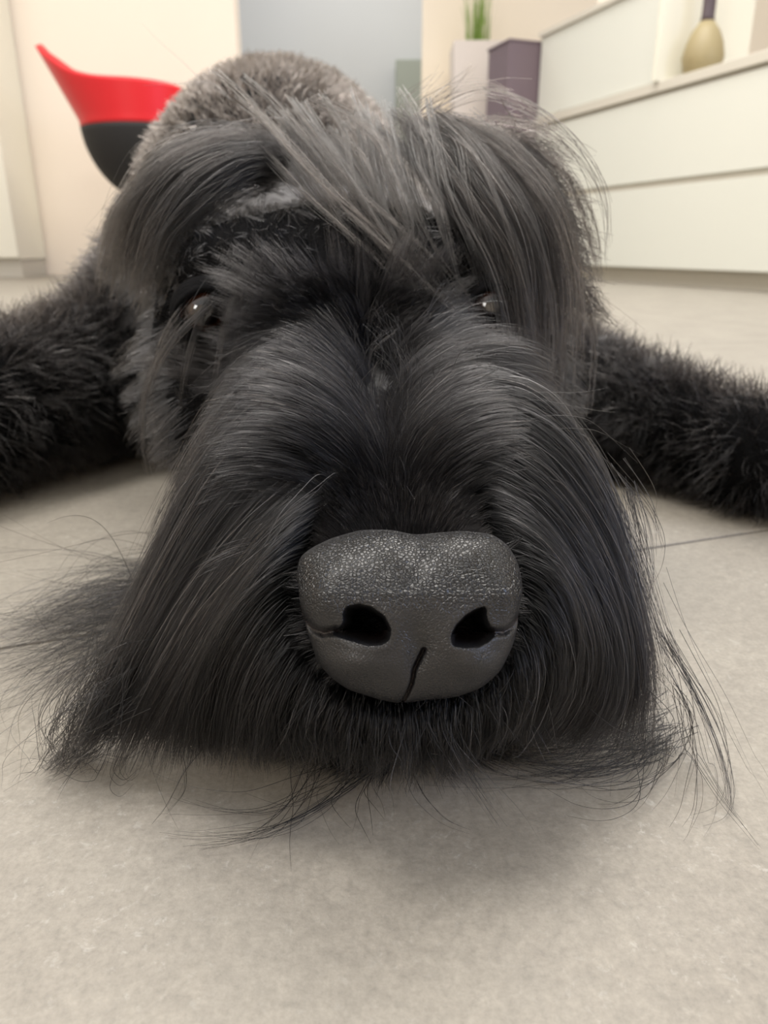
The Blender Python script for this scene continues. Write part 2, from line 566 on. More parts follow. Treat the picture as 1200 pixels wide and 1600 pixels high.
def surface_nets(f, lo, hi, h):
    n = np.ceil((np.array(hi) - np.array(lo)) / h).astype(int) + 1
    ax = [lo[i] + h * np.arange(n[i]) for i in range(3)]
    vol = np.empty(n, dtype=np.float32)
    for i in range(n[0]):
        Y, Z = np.meshgrid(ax[1], ax[2], indexing='ij')
        P = np.stack([np.full(Y.size, ax[0][i]), Y.ravel(), Z.ravel()], 1)
        vol[i] = f(P).reshape(n[1], n[2])
    s = vol < 0
    c = np.zeros(n - 1, dtype=int)
    offs = [(i, j, k) for i in (0, 1) for j in (0, 1) for k in (0, 1)]
    sl = lambda a, o: a[o[0]:n[0] - 1 + o[0], o[1]:n[1] - 1 + o[1], o[2]:n[2] - 1 + o[2]]
    for o in offs:
        c += sl(s, o)
    act = (c > 0) & (c < 8)
    idx = -np.ones(n - 1, dtype=int)
    idx[act] = np.arange(act.sum())
    cells = np.argwhere(act)
    acc = np.zeros((len(cells), 3)); cnt = np.zeros(len(cells))
    for o in offs:
        for axx in range(3):
            if o[axx]:
                continue
            o2 = list(o); o2[axx] = 1
            a = vol[tuple((cells + np.array(o)).T)]; b = vol[tuple((cells + np.array(o2)).T)]
            m = (a < 0) != (b < 0)
            t = np.where(m, a / np.where(m, a - b, 1), 0)
            q = np.tile(np.array(o, float), (len(cells), 1)); q[:, axx] += t
            acc[m] += q[m]; cnt[m] += 1
    V = (cells + acc / cnt[:, None]) * h + np.array(lo)
    F = []
    for axx in range(3):
        b1, b2 = (axx + 1) % 3, (axx + 2) % 3
        sh = [slice(1, n[i] - 1) for i in range(3)]
        sh[axx] = slice(0, n[axx] - 1)
        sh2 = list(sh); sh2[axx] = slice(1, n[axx])
        A, B = s[tuple(sh)], s[tuple(sh2)]
        e = np.argwhere(A != B)
        sign = A[tuple(e.T)]
        base = e.copy()
        for i in range(3):
            if i != axx: base[:, i] += 1
        d1 = np.zeros(3, int); d1[b1] = 1
        d2 = np.zeros(3, int); d2[b2] = 1
        g = lambda x: idx[tuple(x.T)]
        q = np.stack([g(base - d1 - d2), g(base - d2), g(base), g(base - d1)], 1)
        q[~sign] = q[~sign][:, ::-1]
        F.append(q)
    return V, np.concatenate(F)


def np_mesh(name, V, F):
    me = bpy.data.meshes.new(name)
    me.vertices.add(len(V)); me.loops.add(F.size); me.polygons.add(len(F))
    me.vertices.foreach_set('co', V.astype(np.float32).ravel())
    me.loops.foreach_set('vertex_index', F.astype(np.int32).ravel())
    k = F.shape[1]
    me.polygons.foreach_set('loop_start', np.arange(len(F), dtype=np.int32) * k)
    me.update(calc_edges=True)
    me.polygons.foreach_set('use_smooth', np.ones(len(F), dtype=bool))
    return me


def floor_clip(f):
    return lambda P: np.maximum(f(P), 0.0015 - P[:, 2])


SV, SF = surface_nets(floor_clip(body_sdf), (-0.44, 0.13, -0.01), (0.42, 1.24, 0.36), 0.006)
M['skin'] = vary(mat('dark_skin_undercoat', (0.006, 0.006, 0.0065, 1), 1.0, spec=0.05), 300, 0.3, 0.6, 900)
under_dog(link('body', np_mesh('body', SV, SF), M['skin']))


# ---- the nose leather
def poly_interp(pts, n):
    P = np.array(pts + [pts[0]], float)
    d = np.r_[0, np.cumsum(np.linalg.norm(np.diff(P, axis=0), axis=1))]
    t = np.linspace(0, d[-1], n, endpoint=False)
    return np.stack([np.interp(t, d, P[:, 0]), np.interp(t, d, P[:, 1])], 1)


def smooth_closed(P, it):
    for _ in range(it):
        P = (np.roll(P, 1, 0) + 2 * P + np.roll(P, -1, 0)) / 4
    return P


def sd_poly(Q, P):
    """signed distance (negative inside) of points Q to closed polygon P"""
    d = np.full(len(Q), 1e9); inside = np.zeros(len(Q), bool)
    for i in range(len(P)):
        a, b = P[i - 1], P[i]
        e, w = b - a, Q - a
        t = np.clip((w @ e) / (e @ e + 1e-9), 0, 1)
        d = np.minimum(d, np.hypot(*(w - t[:, None] * e).T))
        c = ((a[1] > Q[:, 1]) != (b[1] > Q[:, 1])) & (Q[:, 0] < (b[0] - a[0]) * (Q[:, 1] - a[1]) / (b[1] - a[1] + 1e-12) + a[0])
        inside ^= c
    return np.where(inside, -d, d)


def d_line(Q, P):
    P = np.array(P, float)
    d = np.full(len(Q), 1e9)
    for a, b in zip(P[:-1], P[1:]):
        e, w = b - a, Q - a
        t = np.clip((w @ e) / (e @ e), 0, 1)
        d = np.minimum(d, np.hypot(*(w - t[:, None] * e).T))
    return d


OUT = [(460, 868), (458, 900), (462, 940), (470, 968), (480, 990), (492, 1030), (510, 1054), (538, 1076), (580, 1090), (624, 1100),
       (660, 1094), (712, 1089), (752, 1075), (782, 1048), (802, 1008), (812, 968), (819, 912), (814, 876), (800, 848),
       (776, 830), (728, 824), (680, 828), (648, 830), (610, 822), (560, 822), (512, 836), (480, 852)]
NL = [(548, 950), (566, 946), (584, 951), (602, 964), (611, 982), (609, 996), (598, 1003), (580, 1004), (560, 999), (540, 993), (524, 988), (538, 980), (545, 970), (543, 960)]
NR = [(752, 950), (740, 953), (724, 962), (709, 977), (702, 992), (704, 1004), (720, 1007), (742, 1006), (758, 998), (768, 988), (758, 978), (752, 966)]
GL = [(530, 984), (508, 988), (488, 982), (472, 966), (464, 944), (459, 915)]
GR = [(764, 986), (784, 986), (800, 978), (811, 962), (817, 940)]
PH = [(661, 1012), (655, 1024), (647, 1040), (643, 1062), (636, 1080), (627, 1098)]
NC = np.array((640.0, 952.0))
q_ = 0.16 / (1600 * LENS / 36)
nose_c = W(640, 952, 0.163)
tocam = np.array([0, 0, CAM_H]) - nose_c
Nn = tocam / np.linalg.norm(tocam)
Uu = np.array([1.0, 0, 0]); Uu = Uu - Nn * (Uu @ Nn); Uu /= np.linalg.norm(Uu)
Vv = np.cross(Nn, Uu)
if Vv[2] < 0: Vv = -Vv


def build_nose():
    nth, nr = 520, 190
    ring = smooth_closed(poly_interp(OUT, nth), 40)
    if ring[5][1] > ring[0][1]:
        pass
    ro = np.r_[np.linspace(0.004, 1, nr)]
    pts, rho = [], []
    for r in ro:
        rr = r ** 0.92
        pts.append(NC + (ring - NC) * rr); rho.append(np.full(nth, rr))
    Q = np.concatenate(pts); R = np.concatenate(rho)
    x, y = Q[:, 0], Q[:, 1]
    h = 96 * np.clip(1 - R ** 2.15, 0, 1) ** 0.5
    h -= 0.30 * np.clip(930 - y, 0, 200) * (1 - 0.2 * R)            # the top leans back to the bridge
    h -= 0.10 * np.clip(y - 1010, 0, 200)
    G = lambda cx, cy, sx, sy: np.exp(-((x - cx) / sx) ** 2 - ((y - cy) / sy) ** 2)
    h += 22 * G(506, 936, 38, 46) + 20 * G(788, 930, 32, 44)
    h -= 12 * G(652, 1000, 46, 44)        # wings of the nostrils
    h += 14 * G(556, 1034, 44, 22) + 13 * G(742, 1034, 36, 22)
    h -= 9 * G(648, 860, 26, 60)                                   # shallow dip on the top line
    h -= 5 * G(652, 1010, 16, 50)
    for P in (NL, NR):
        P = smooth_closed(poly_interp(P, 90), 3)
        sd = sd_poly(Q, P)
        t = np.clip((-sd + 3) / np.where(y > P[:, 1].mean() + 6, 24, 13), 0, 1)
        h -= 105 * (t * t * (3 - 2 * t)) ** 0.8
        h += 1.2 * np.exp(-((sd - 8) / 7) ** 2) * (sd > -4)
    h -= 20 * np.exp(-(d_line(Q, GL) / 6) ** 2)
    h -= 17 * np.exp(-(d_line(Q, GR) / 5.5) ** 2)
    dp = d_line(Q, PH)
    h -= 16 * np.exp(-(dp / 2.6) ** 2) + 4 * np.exp(-(dp / 12) ** 2)
    V = [NC]
    P3 = nose_c + ((Q - NC)[:, :1] * q_) * Uu - ((Q - NC)[:, 1:] * q_) * Vv + (h * q_)[:, None] * Nn
    # rings that run back under the fur
    extra = []
    for k in range(1, 9):
        sc = 1 + 0.02 * math.sin(k / 8 * math.pi) - 0.012 * k
        e = (ring - NC) * sc
        hh = -k * 9.0 - 0.30 * np.clip(930 - ring[:, 1], 0, 200) * 0.8
        extra.append(nose_c + (e[:, :1] * q_) * Uu - (e[:, 1:] * q_) * Vv + (hh * q_)[:, None] * Nn)
    P3 = np.concatenate([P3] + extra)
    cen = P3[:nth].mean(0)
    P3 = np.concatenate([P3, cen[None]])
    rows = nr + 8
    F = []
    a = np.arange(nth); b = (a + 1) % nth
    for i in range(rows - 1):
        F.append(np.stack([i * nth + a, i * nth + b, (i + 1) * nth + b, (i + 1) * nth + a], 1))
    F = np.concatenate(F)
    faces = [tuple(f) for f in F] + [(len(P3) - 1, int(q2), int(p2)) for p2, q2 in zip(a, b)]
    me = bpy.data.meshes.new('nose')
    me.from_pydata([tuple(v) for v in P3], [], faces)
    me.update()
    bm = bmesh.new(); bm.from_mesh(me); bmesh.ops.recalc_face_normals(bm, faces=bm.faces[:]); bm.to_mesh(me); bm.free()
    # where the skin is cobbled (upper pad) and where it is smooth
    nv = len(P3)
    at = np.zeros(nv, np.float32)
    cob = np.clip((968 - y + 0.05 * abs(x - 640)) / 70, 0, 1) * np.clip((1.0 - R) / 0.05, 0.0, 1)
    cob = np.maximum(cob, 0.16)
    at[:len(Q)] = cob
    me.attributes.new('cobble', 'FLOAT', 'POINT').data.foreach_set('value', at)
    hole_and_shade = np.zeros(nv, np.float32)
    for P in (NL, NR):
        hole_and_shade[:len(Q)] = np.maximum(hole_and_shade[:len(Q)], np.clip((-sd_poly(Q, np.array(P, float)) - 2) / 8, 0, 1))
    hole_and_shade[:len(Q)] = np.maximum(hole_and_shade[:len(Q)], 0.9 * np.exp(-(dp / 2.2) ** 2))  # philtrum darkened in colour as well, standing in for crease shade
    for GG in (GL, GR):
        hole_and_shade[:len(Q)] = np.maximum(hole_and_shade[:len(Q)], 0.7 * np.exp(-(d_line(Q, GG) / 2.6) ** 2))  # same painted shade in the grooves beside the nostrils
    me.attributes.new('inside', 'FLOAT', 'POINT').data.foreach_set('value', hole_and_shade)
    return me


def nose_material():
    m = bpy.data.materials.new('nose_leather')
    m.use_nodes = True
    t, b, N, L = nodes(m)
    geo = N('ShaderNodeNewGeometry')
    at = N('ShaderNodeAttribute'); at.attribute_name = 'cobble'
    ins = N('ShaderNodeAttribute'); ins.attribute_name = 'inside'  # nostril lining, plus shade painted into philtrum and grooves
    nz = N('ShaderNodeTexNoise'); nz.inputs['Scale'].default_value = 500; nz.inputs['Detail'].default_value = 3
    L(geo.outputs['Position'], nz.inputs['Vector'])
    # warped position for irregular cells
    sub = N('ShaderNodeVectorMath'); sub.operation = 'SCALE'; sub.inputs['Scale'].default_value = 0.0005
    L(nz.outputs['Color'], sub.inputs[0])
    add = N('ShaderNodeVectorMath'); add.operation = 'ADD'
    L(geo.outputs['Position'], add.inputs[0]); L(sub.outputs[0], add.inputs[1])
    vo = N('ShaderNodeTexVoronoi'); vo.feature = 'DISTANCE_TO_EDGE'; vo.inputs['Scale'].default_value = 1250
    L(add.outputs[0], vo.inputs['Vector'])
    vf = N('ShaderNodeTexVoronoi'); vf.feature = 'F1'; vf.inputs['Scale'].default_value = 4200
    L(geo.outputs['Position'], vf.inputs['Vector'])
    r = N('ShaderNodeMapRange'); r.inputs['From Max'].default_value = 0.22; r.interpolation_type = 'SMOOTHSTEP'
    L(vo.outputs['Distance'], r.inputs['Value'])
    big = N('ShaderNodeMath'); big.operation = 'MULTIPLY'
    L(r.outputs['Result'], big.inputs[0]); L(at.outputs['Fac'], big.inputs[1])
    fine = N('ShaderNodeMath'); fine.operation = 'MULTIPLY'; fine.inputs[1].default_value = -0.10
    L(vf.outputs['Distance'], fine.inputs[0])
    hs = N('ShaderNodeMath'); hs.operation = 'ADD'
    L(big.outputs[0], hs.inputs[0]); L(fine.outputs[0], hs.inputs[1])
    bp = N('ShaderNodeBump'); bp.inputs['Strength'].default_value = 0.9; bp.inputs['Distance'].default_value = 0.0004
    L(hs.outputs[0], bp.inputs['Height']); L(bp.outputs['Normal'], b.inputs['Normal'])
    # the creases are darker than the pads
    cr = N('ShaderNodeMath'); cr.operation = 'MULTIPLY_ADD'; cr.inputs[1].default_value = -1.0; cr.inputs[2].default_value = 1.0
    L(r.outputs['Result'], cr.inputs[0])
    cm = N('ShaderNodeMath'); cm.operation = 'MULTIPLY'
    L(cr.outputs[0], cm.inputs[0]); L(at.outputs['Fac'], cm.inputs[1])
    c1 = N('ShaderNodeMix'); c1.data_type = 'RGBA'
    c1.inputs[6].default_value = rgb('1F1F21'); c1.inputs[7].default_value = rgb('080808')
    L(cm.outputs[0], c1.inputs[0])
    c2 = N('ShaderNodeMix'); c2.data_type = 'RGBA'
    c2.inputs[7].default_value = rgb('1E1413')
    L(c1.outputs[2], c2.inputs[6]); L(ins.outputs['Fac'], c2.inputs[0])
    L(c2.outputs[2], b.inputs['Base Color'])
    n2 = N('ShaderNodeTexNoise'); n2.inputs['Scale'].default_value = 90; n2.inputs['Detail'].default_value = 4
    L(geo.outputs['Position'], n2.inputs['Vector'])
    rr = N('ShaderNodeMapRange'); rr.inputs['From Min'].default_value = 0.35; rr.inputs['From Max'].default_value = 0.65
    rr.inputs['To Min'].default_value = 0.24; rr.inputs['To Max'].default_value = 0.38
    L(n2.outputs['Fac'], rr.inputs['Value']); L(rr.outputs['Result'], b.inputs['Roughness'])
    b.inputs['Specular IOR Level'].default_value = 0.5
    b.inputs['Coat Weight'].default_value = 0.05
    b.inputs['Coat Roughness'].default_value = 0.2
    return m


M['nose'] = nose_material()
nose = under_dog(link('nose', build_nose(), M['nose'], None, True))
nose['label'] = 'cobbled dark grey nose leather with two open nostrils and a split below'


# droplets of moisture under the nostril
M['wet'] = mat('clear_moisture', (1, 1, 1, 1), 0.03)
M['wet'].node_tree.nodes['Principled BSDF'].inputs['Transmission Weight'].default_value = 1.0
M['wet'].node_tree.nodes['Principled BSDF'].inputs['IOR'].default_value = 1.33
from mathutils.bvhtree import BVHTree
bvh = BVHTree.FromPolygons([v.co[:] for v in nose.data.vertices], [p.vertices[:] for p in nose.data.polygons])
for dx_, dy_, dr_ in ((748, 1020, 4.5), (744, 1029, 3.2), (753, 1027, 2.4), (771, 992, 2.6), (776, 987, 1.8), (731, 1090, 2.2), (468, 978, 1.8), (476, 984, 2.2)):
    base_ = nose_c + (dx_ - NC[0]) * q_ * Uu - (dy_ - NC[1]) * q_ * Vv + 0.05 * Nn
    hit = bvh.ray_cast(Vector(base_), Vector(-Nn))
    if hit[0] is None:
        continue
    bm = bmesh.new()
    bmesh.ops.create_icosphere(bm, subdivisions=3, radius=1.0)
    rr_ = dr_ * q_
    basis = Matrix((tuple(Uu), tuple(Vv), tuple(Nn))).transposed()
    for v in bm.verts:
        w_ = Vector((v.co.x * rr_ * (1 + .25 * math.sin(3 * v.co.y)), v.co.y * rr_ * 1.25, v.co.z * rr_ * 0.6))
        v.co = basis @ w_ + hit[0]
    me_ = bpy.data.meshes.new('droplet'); bm.to_mesh(me_); bm.free()
    link('droplet', me_, M['wet'], nose, True)


# ---- eyes
def eye_material():
    m = bpy.data.materials.new('dark_brown_eye')
    m.use_nodes = True
    t, b, N, L = nodes(m)
    tc = N('ShaderNodeTexCoord')
    sp = N('ShaderNodeSeparateXYZ'); L(tc.outputs['Object'], sp.inputs[0])
    # distance from the optical axis (local -y)
    ln = N('ShaderNodeVectorMath'); ln.operation = 'LENGTH'
    cb = N('ShaderNodeCombineXYZ'); L(sp.outputs['X'], cb.inputs['X']); L(sp.outputs['Z'], cb.inputs['Z'])
    L(cb.outputs[0], ln.inputs[0])
    r = N('ShaderNodeValToRGB')
    mr = N('ShaderNodeMapRange'); mr.inputs['From Max'].default_value = 0.0115
    L(ln.outputs['Value'], mr.inputs['Value']); L(mr.outputs['Result'], r.inputs['Fac'])
    e = r.color_ramp.elements
    e[0].position = 0.0; e[0].color = (0.002, 0.002, 0.002, 1)
    e[1].position = 1.0; e[1].color = rgb('6E4038')
    for p, c in ((0.36, (0.003, 0.002, 0.002, 1)), (0.42, rgb('2A160C')), (0.74, rgb('1C0F09')), (0.80, rgb('A06A60'))):
        x = e.new(p); x.color = c
    L(r.outputs['Color'], b.inputs['Base Color'])
    b.inputs['Roughness'].default_value = 0.05
    b.inputs['Coat Weight'].default_value = 1.0
    b.inputs['Coat Roughness'].default_value = 0.02
    return m


M['eye'] = eye_material()
for k, c in enumerate(EYE):
    bm = bmesh.new()
    bmesh.ops.create_uvsphere(bm, u_segments=40, v_segments=28, radius=0.0115)
    for v in bm.verts:                                   # the cornea bulges
        rr = math.hypot(v.co.x, v.co.z)
        if v.co.y < 0 and rr < 0.007:
            v.co.y -= 0.0012 * (1 - (rr / 0.007) ** 2)
    me = bpy.data.meshes.new('eye'); bm.to_mesh(me); bm.free()
    o = link('eye', me, M['eye'], None, True)
    o.location = tuple(c)
    o.rotation_euler = (math.radians(-6), 0, math.radians(12 if k == 0 else 4))
    bpy.context.view_layer.update()
    under_dog(o)
    # lids: skin stretched over the eyeball around an almond opening
    V, F = [], []
    n, mth = 56, 12
    RS = 0.0129
    for i in range(n):
        a = 2 * math.pi * i / n
        ex, ez = 0.0100 * math.cos(a), 0.0076 * math.sin(a) * (1 - 0.25 * abs(math.cos(a)))
        th0 = math.asin(min(0.99, math.hypot(ex, ez) / RS))
        az = math.atan2(ez, ex)
        for j in range(mth):
            if j == 0:
                th, rr = th0, RS - 0.0012
            else:
                th, rr = th0 + (math.radians(112) - th0) * ((j - 1) / (mth - 2)) ** 1.2, RS + (0.0009 if j in (1, 2) else 0.0002)
            V.append((rr * math.sin(th) * math.cos(az), -rr * math.cos(th), rr * math.sin(th) * math.sin(az)))
    for i in range(n):
        for j in range(mth - 1):
            F.append((i * mth + j, i * mth + j + 1, ((i + 1) % n) * mth + j + 1, ((i + 1) % n) * mth + j))
    lid = from_np('eyelid', V, F, M['skin'], o, True)

# ------------------------------------------------------------------ fur
def hair_material(name, root, tip, tint, rough=0.30, bright=0.75, ior=1.35):
    m = bpy.data.materials.new(name)
    m.use_nodes = True
    t = m.node_tree
    t.nodes.clear()
    N = lambda k: t.nodes.new(k); L = lambda a, b: t.links.new(a, b)
    out = N('ShaderNodeOutputMaterial')
    hb = N('ShaderNodeBsdfHairPrincipled')
    hb.parametrization = 'COLOR'
    hb.inputs['Roughness'].default_value = rough
    hb.inputs['Radial Roughness'].default_value = 0.45
    hb.inputs['Coat'].default_value = 0.0
    hb.inputs['Random Roughness'].default_value = 0.3
    hb.inputs['IOR'].default_value = ior
    inf = N('ShaderNodeHairInfo')
    mx = N('ShaderNodeMix'); mx.data_type = 'RGBA'
    mx.inputs[6].default_value = root; mx.inputs[7].default_value = tip
    L(inf.outputs['Intercept'], mx.inputs[0])
    at = N('ShaderNodeAttribute'); at.attribute_name = 'brown'
    m2 = N('ShaderNodeMix'); m2.data_type = 'RGBA'
    m2.inputs[7].default_value = tint
    L(mx.outputs[2], m2.inputs[6]); L(at.outputs['Fac'], m2.inputs[0])
    rn = N('ShaderNodeValToRGB')
    rn.color_ramp.elements[0].color = (0.05, 0.05, 0.05, 1)
    rn.color_ramp.elements[1].color = (1, 1, 1, 1)
    for p_, c_ in ((0.6, 0.08), (0.86, 0.16), (0.95, 0.5)):
        x_ = rn.color_ramp.elements.new(p_); x_.color = (c_, c_, c_, 1)
    L(inf.outputs['Random'], rn.inputs['Fac'])
    sc_ = N('ShaderNodeMath'); sc_.operation = 'MULTIPLY'; sc_.inputs[1].default_value = 9.0 * bright
    L(rn.outputs['Color'], sc_.inputs[0])
    hv = N('ShaderNodeHueSaturation')
    L(m2.outputs[2], hv.inputs['Color']); L(sc_.outputs[0], hv.inputs['Value'])
    L(hv.outputs['Color'], hb.inputs['Color'])
    L(hb.outputs[0], out.inputs['Surface'])
    return m


M['hair'] = hair_material('black_hair', (0.006, 0.006, 0.0065, 1), (0.011, 0.0105, 0.011, 1), (0.052, 0.040, 0.033, 1))
M['brow'] = hair_material('brow_hair', (0.006, 0.006, 0.0065, 1), (0.011, 0.0105, 0.010, 1), (0.052, 0.040, 0.033, 1), bright=0.5, ior=1.34)
M['coat'] = hair_material('clipped_coat', (0.008, 0.008, 0.008, 1), (0.022, 0.021, 0.020, 1), (0.060, 0.048, 0.041, 1), bright=0.36)


def add_hair(name, P, R, m, brown=None, label=None):
    """P: (n, k, 3) strands, R: (n, k) radii"""
    n, k = P.shape[:2]
    hc = bpy.data.hair_curves.new(name)
    hc.add_curves([k] * n)
    hc.attributes['position'].data.foreach_set('vector', P.astype(np.float32).ravel())
    ra = hc.attributes.get('radius') or hc.attributes.new('radius', 'FLOAT', 'POINT')
    ra.data.foreach_set('value', R.astype(np.float32).ravel())
    if brown is None:
        brown = np.zeros((n, k))
    hc.attributes.new('brown', 'FLOAT', 'POINT').data.foreach_set('value', np.broadcast_to(brown, (n, k)).astype(np.float32).ravel())
    hc.materials.append(m)
    o = bpy.data.objects.new(name, hc)
    COL.objects.link(o)
    under_dog(o)
    if label: o['label'] = label
    return o


def unit(v):
    return v / (np.linalg.norm(v, axis=-1, keepdims=True) + 1e-12)


# triangles of the skin for sampling roots
TRI = np.concatenate([SF[:, [0, 1, 2]], SF[:, [0, 2, 3]]])
TA, TB, TC = SV[TRI[:, 0]], SV[TRI[:, 1]], SV[TRI[:, 2]]
TAREA = np.linalg.norm(np.cross(TB - TA, TC - TA), axis=1) / 2
TCEN = (TA + TB + TC) / 3


def roots(n, weight):
    w = TAREA * weight(TCEN)
    i = rng.choice(len(w), size=n, p=w / w.sum())
    u, v = rng.random(n), rng.random(n)
    f = u + v > 1
    u[f], v[f] = 1 - u[f], 1 - v[f]
    P = TA[i] + (TB[i] - TA[i]) * u[:, None] + (TC[i] - TA[i]) * v[:, None]
    Nn_ = grad(body_sdf, P)
    P = P - Nn_ * (body_sdf(P)[:, None] + 0.0005)
    return P, Nn_


def grow(P, D, L, K, g=9.0, wob=0.15, sdf=body_sdf, lift=0.001, curl=0.0, drag=None):
    n = len(P)
    st = (L / (K - 1))[:, None]
    d = unit(D)
    out = [P]
    p = P
    ax = unit(rng.normal(size=(n, 3)))
    zf = 0.0008 + rng.random(n) * 0.003
    for k in range(1, K):
        gv = np.zeros((n, 3)); gv[:, 2] = -1
        d = d + gv * g * st + rng.normal(size=(n, 3)) * wob * np.sqrt(st * 8)
        if curl:
            d = d + np.cross(ax, d) * curl * st * (k / K)
        if drag is not None:
            d = d + drag(p) * st
        d = unit(d)
        q = p + d * st
        s = sdf(q)
        bad = s < lift
        if bad.any():
            nn = grad(sdf, q[bad])
            q[bad] += nn * (lift - s[bad])[:, None]
        fl = q[:, 2] < zf
        q[fl, 2] = zf[fl]
        nd = unit(q - p)
        nd[fl, 2] = np.maximum(nd[fl, 2], 0)
        d = nd
        p = q
        out.append(p)
    return np.stack(out, 1)


def clump(S, size, amount, power=1.3, spread=0.0006, seed=0):
    """draw strands towards shared guide strands"""
    from mathutils.kdtree import KDTree
    n, k = S.shape[:2]
    r = np.random.default_rng(seed)
    gi = r.choice(n, max(2, n // size), replace=False)
    kd = KDTree(len(gi))
    for i, j in enumerate(gi):
        kd.insert(S[j, 0], i)
    kd.balance()
    who = np.array([gi[kd.find(S[i, 0])[1]] for i in range(n)])
    G_ = S[who]
    am = (amount * (0.6 + 0.6 * r.random(n)))[:, None]
    t = np.linspace(0, 1, k)[None, :] ** power
    w = np.clip(am * t, 0, 0.97)[..., None]
    off = r.normal(size=(n, 1, 3)) * spread
    out = S * (1 - w) + (G_ + off) * w
    out[..., 2] = np.maximum(out[..., 2], 0.0006)
    return out


def taper(n, k, r0, r1=0.25, jitter=0.3):
    t = np.linspace(0, 1, k)[None, :]
    base = r0 * (1 - (1 - r1) * t ** 2)
    return base * (1 + jitter * (rng.random((n, 1)) - 0.5) * 2)


# parting line on the bridge of the muzzle, from nose to stop
PA, PB = np.array((0.0055, 0.158, 0.071)), np.array((-0.004, 0.243, 0.098))


def part_dir(P):
    d = PB - PA
    t = np.clip(((P - PA) @ d) / (d @ d), 0, 1)
    q = P - PA - t[:, None] * d
    return unit(q), t, np.linalg.norm(q, axis=1)


sm = lambda x, a, b: np.clip((x - a) / (b - a), 0, 1) ** 2 * (3 - 2 * np.clip((x - a) / (b - a), 0, 1))

# 1. moustache and beard ---------------------------------------------------------
def w_muzzle(C):
    w = (C[:, 1] < 0.245) & (C[:, 1] > 0.148)
    w &= (np.abs(C[:, 0] - 0.0) < 0.075) & (C[:, 2] < 0.056 + (C[:, 1] - 0.158) * 0.2)
    w &= ~((C[:, 2] > 0.088) & (C[:, 1] > 0.245))
    return w * (1.0 + 1.5 * (C[:, 1] < 0.2))


P, Nr = roots(16000, w_muzzle)
rad, tpar, dpar = part_dir(P)
nv = P - (nose_c - Nn * 0.006)                       # away from the nose
dn = np.linalg.norm(nv, axis=1)
nrad = nv - (nv @ Nn)[:, None] * Nn
near = np.clip(1 - (dn - 0.022) / 0.02, 0, 1)
side = np.sign(P[:, 0] - (PA[0] + (PB[0] - PA[0]) * tpar))
low = np.clip((0.05 - P[:, 2]) / 0.03, 0, 1)
D = unit(rad) * 0.9 + Nr * 0.55
D[:, 0] += side * 0.45
D += unit(nrad) * near[:, None] * 1.6 + Nn * (near * 0.35)[:, None]
D[:, 1] -= 0.25
D += rng.normal(size=D.shape) * 0.16
top = np.clip((P[:, 2] - 0.055) / 0.03, 0, 1)
L = 0.040 + 0.022 * rng.random(len(P)) + 0.01 * top
L *= np.clip(0.12 + (dn - 0.024) / 0.030, 0.12, 1)        # short beside the nose
L *= 1 - 0.35 * low
S = grow(P, D, L, 22, g=26, wob=0.10, lift=0.002, curl=8)
S = clump(S, 26, 0.62, 1.2, 0.0015, 1)
S = clump(S, 5, 0.35, 1.5, 0.0004, 2)
br = (rng.random(len(S)) < 0.06)[:, None] * np.linspace(0, 0.7, 22)[None, :] ** 1.2
UNDER = (S, br)


def lock_curves(ctrl, n, K, sroot, stip, fray=0.1, lenvar=0.25):
    """ctrl: list of (x, y, z) world; returns n strands around the guide"""
    C = np.array(ctrl, float)
    t = np.r_[0, np.cumsum(np.linalg.norm(np.diff(C, axis=0), axis=1))]; t /= t[-1]
    ts = np.linspace(0, 1, K)
    # smooth interpolation (Catmull-like through repeated corner smoothing)
    G_ = np.stack([np.interp(ts, t, C[:, i]) for i in range(3)], 1)
    for _ in range(3):
        G_[1:-1] = (G_[:-2] + 2 * G_[1:-1] + G_[2:]) / 4
    out = np.empty((n, K, 3))
    for i in range(n):
        e = 1 - lenvar * rng.random() ** 2 if rng.random() < 0.8 else 1 - 0.6 * rng.random()
        tt = ts * e * (K - 1)
        a = np.minimum(tt.astype(int), K - 2); f = (tt - a)[:, None]
        g = G_[a] * (1 - f) + G_[a + 1] * f
        o0 = rng.normal(size=3) * sroot; o1 = rng.normal(size=3) * stip
        if rng.random() < fray: o1 *= 3.5
        w = ts[:, None]
        mid = np.sin(ts * math.pi)[:, None] * rng.normal(size=3) * (sroot + stip) * 0.5
        out[i] = g + o0 * (1 - w) + o1 * w ** 1.3 + mid
    return out


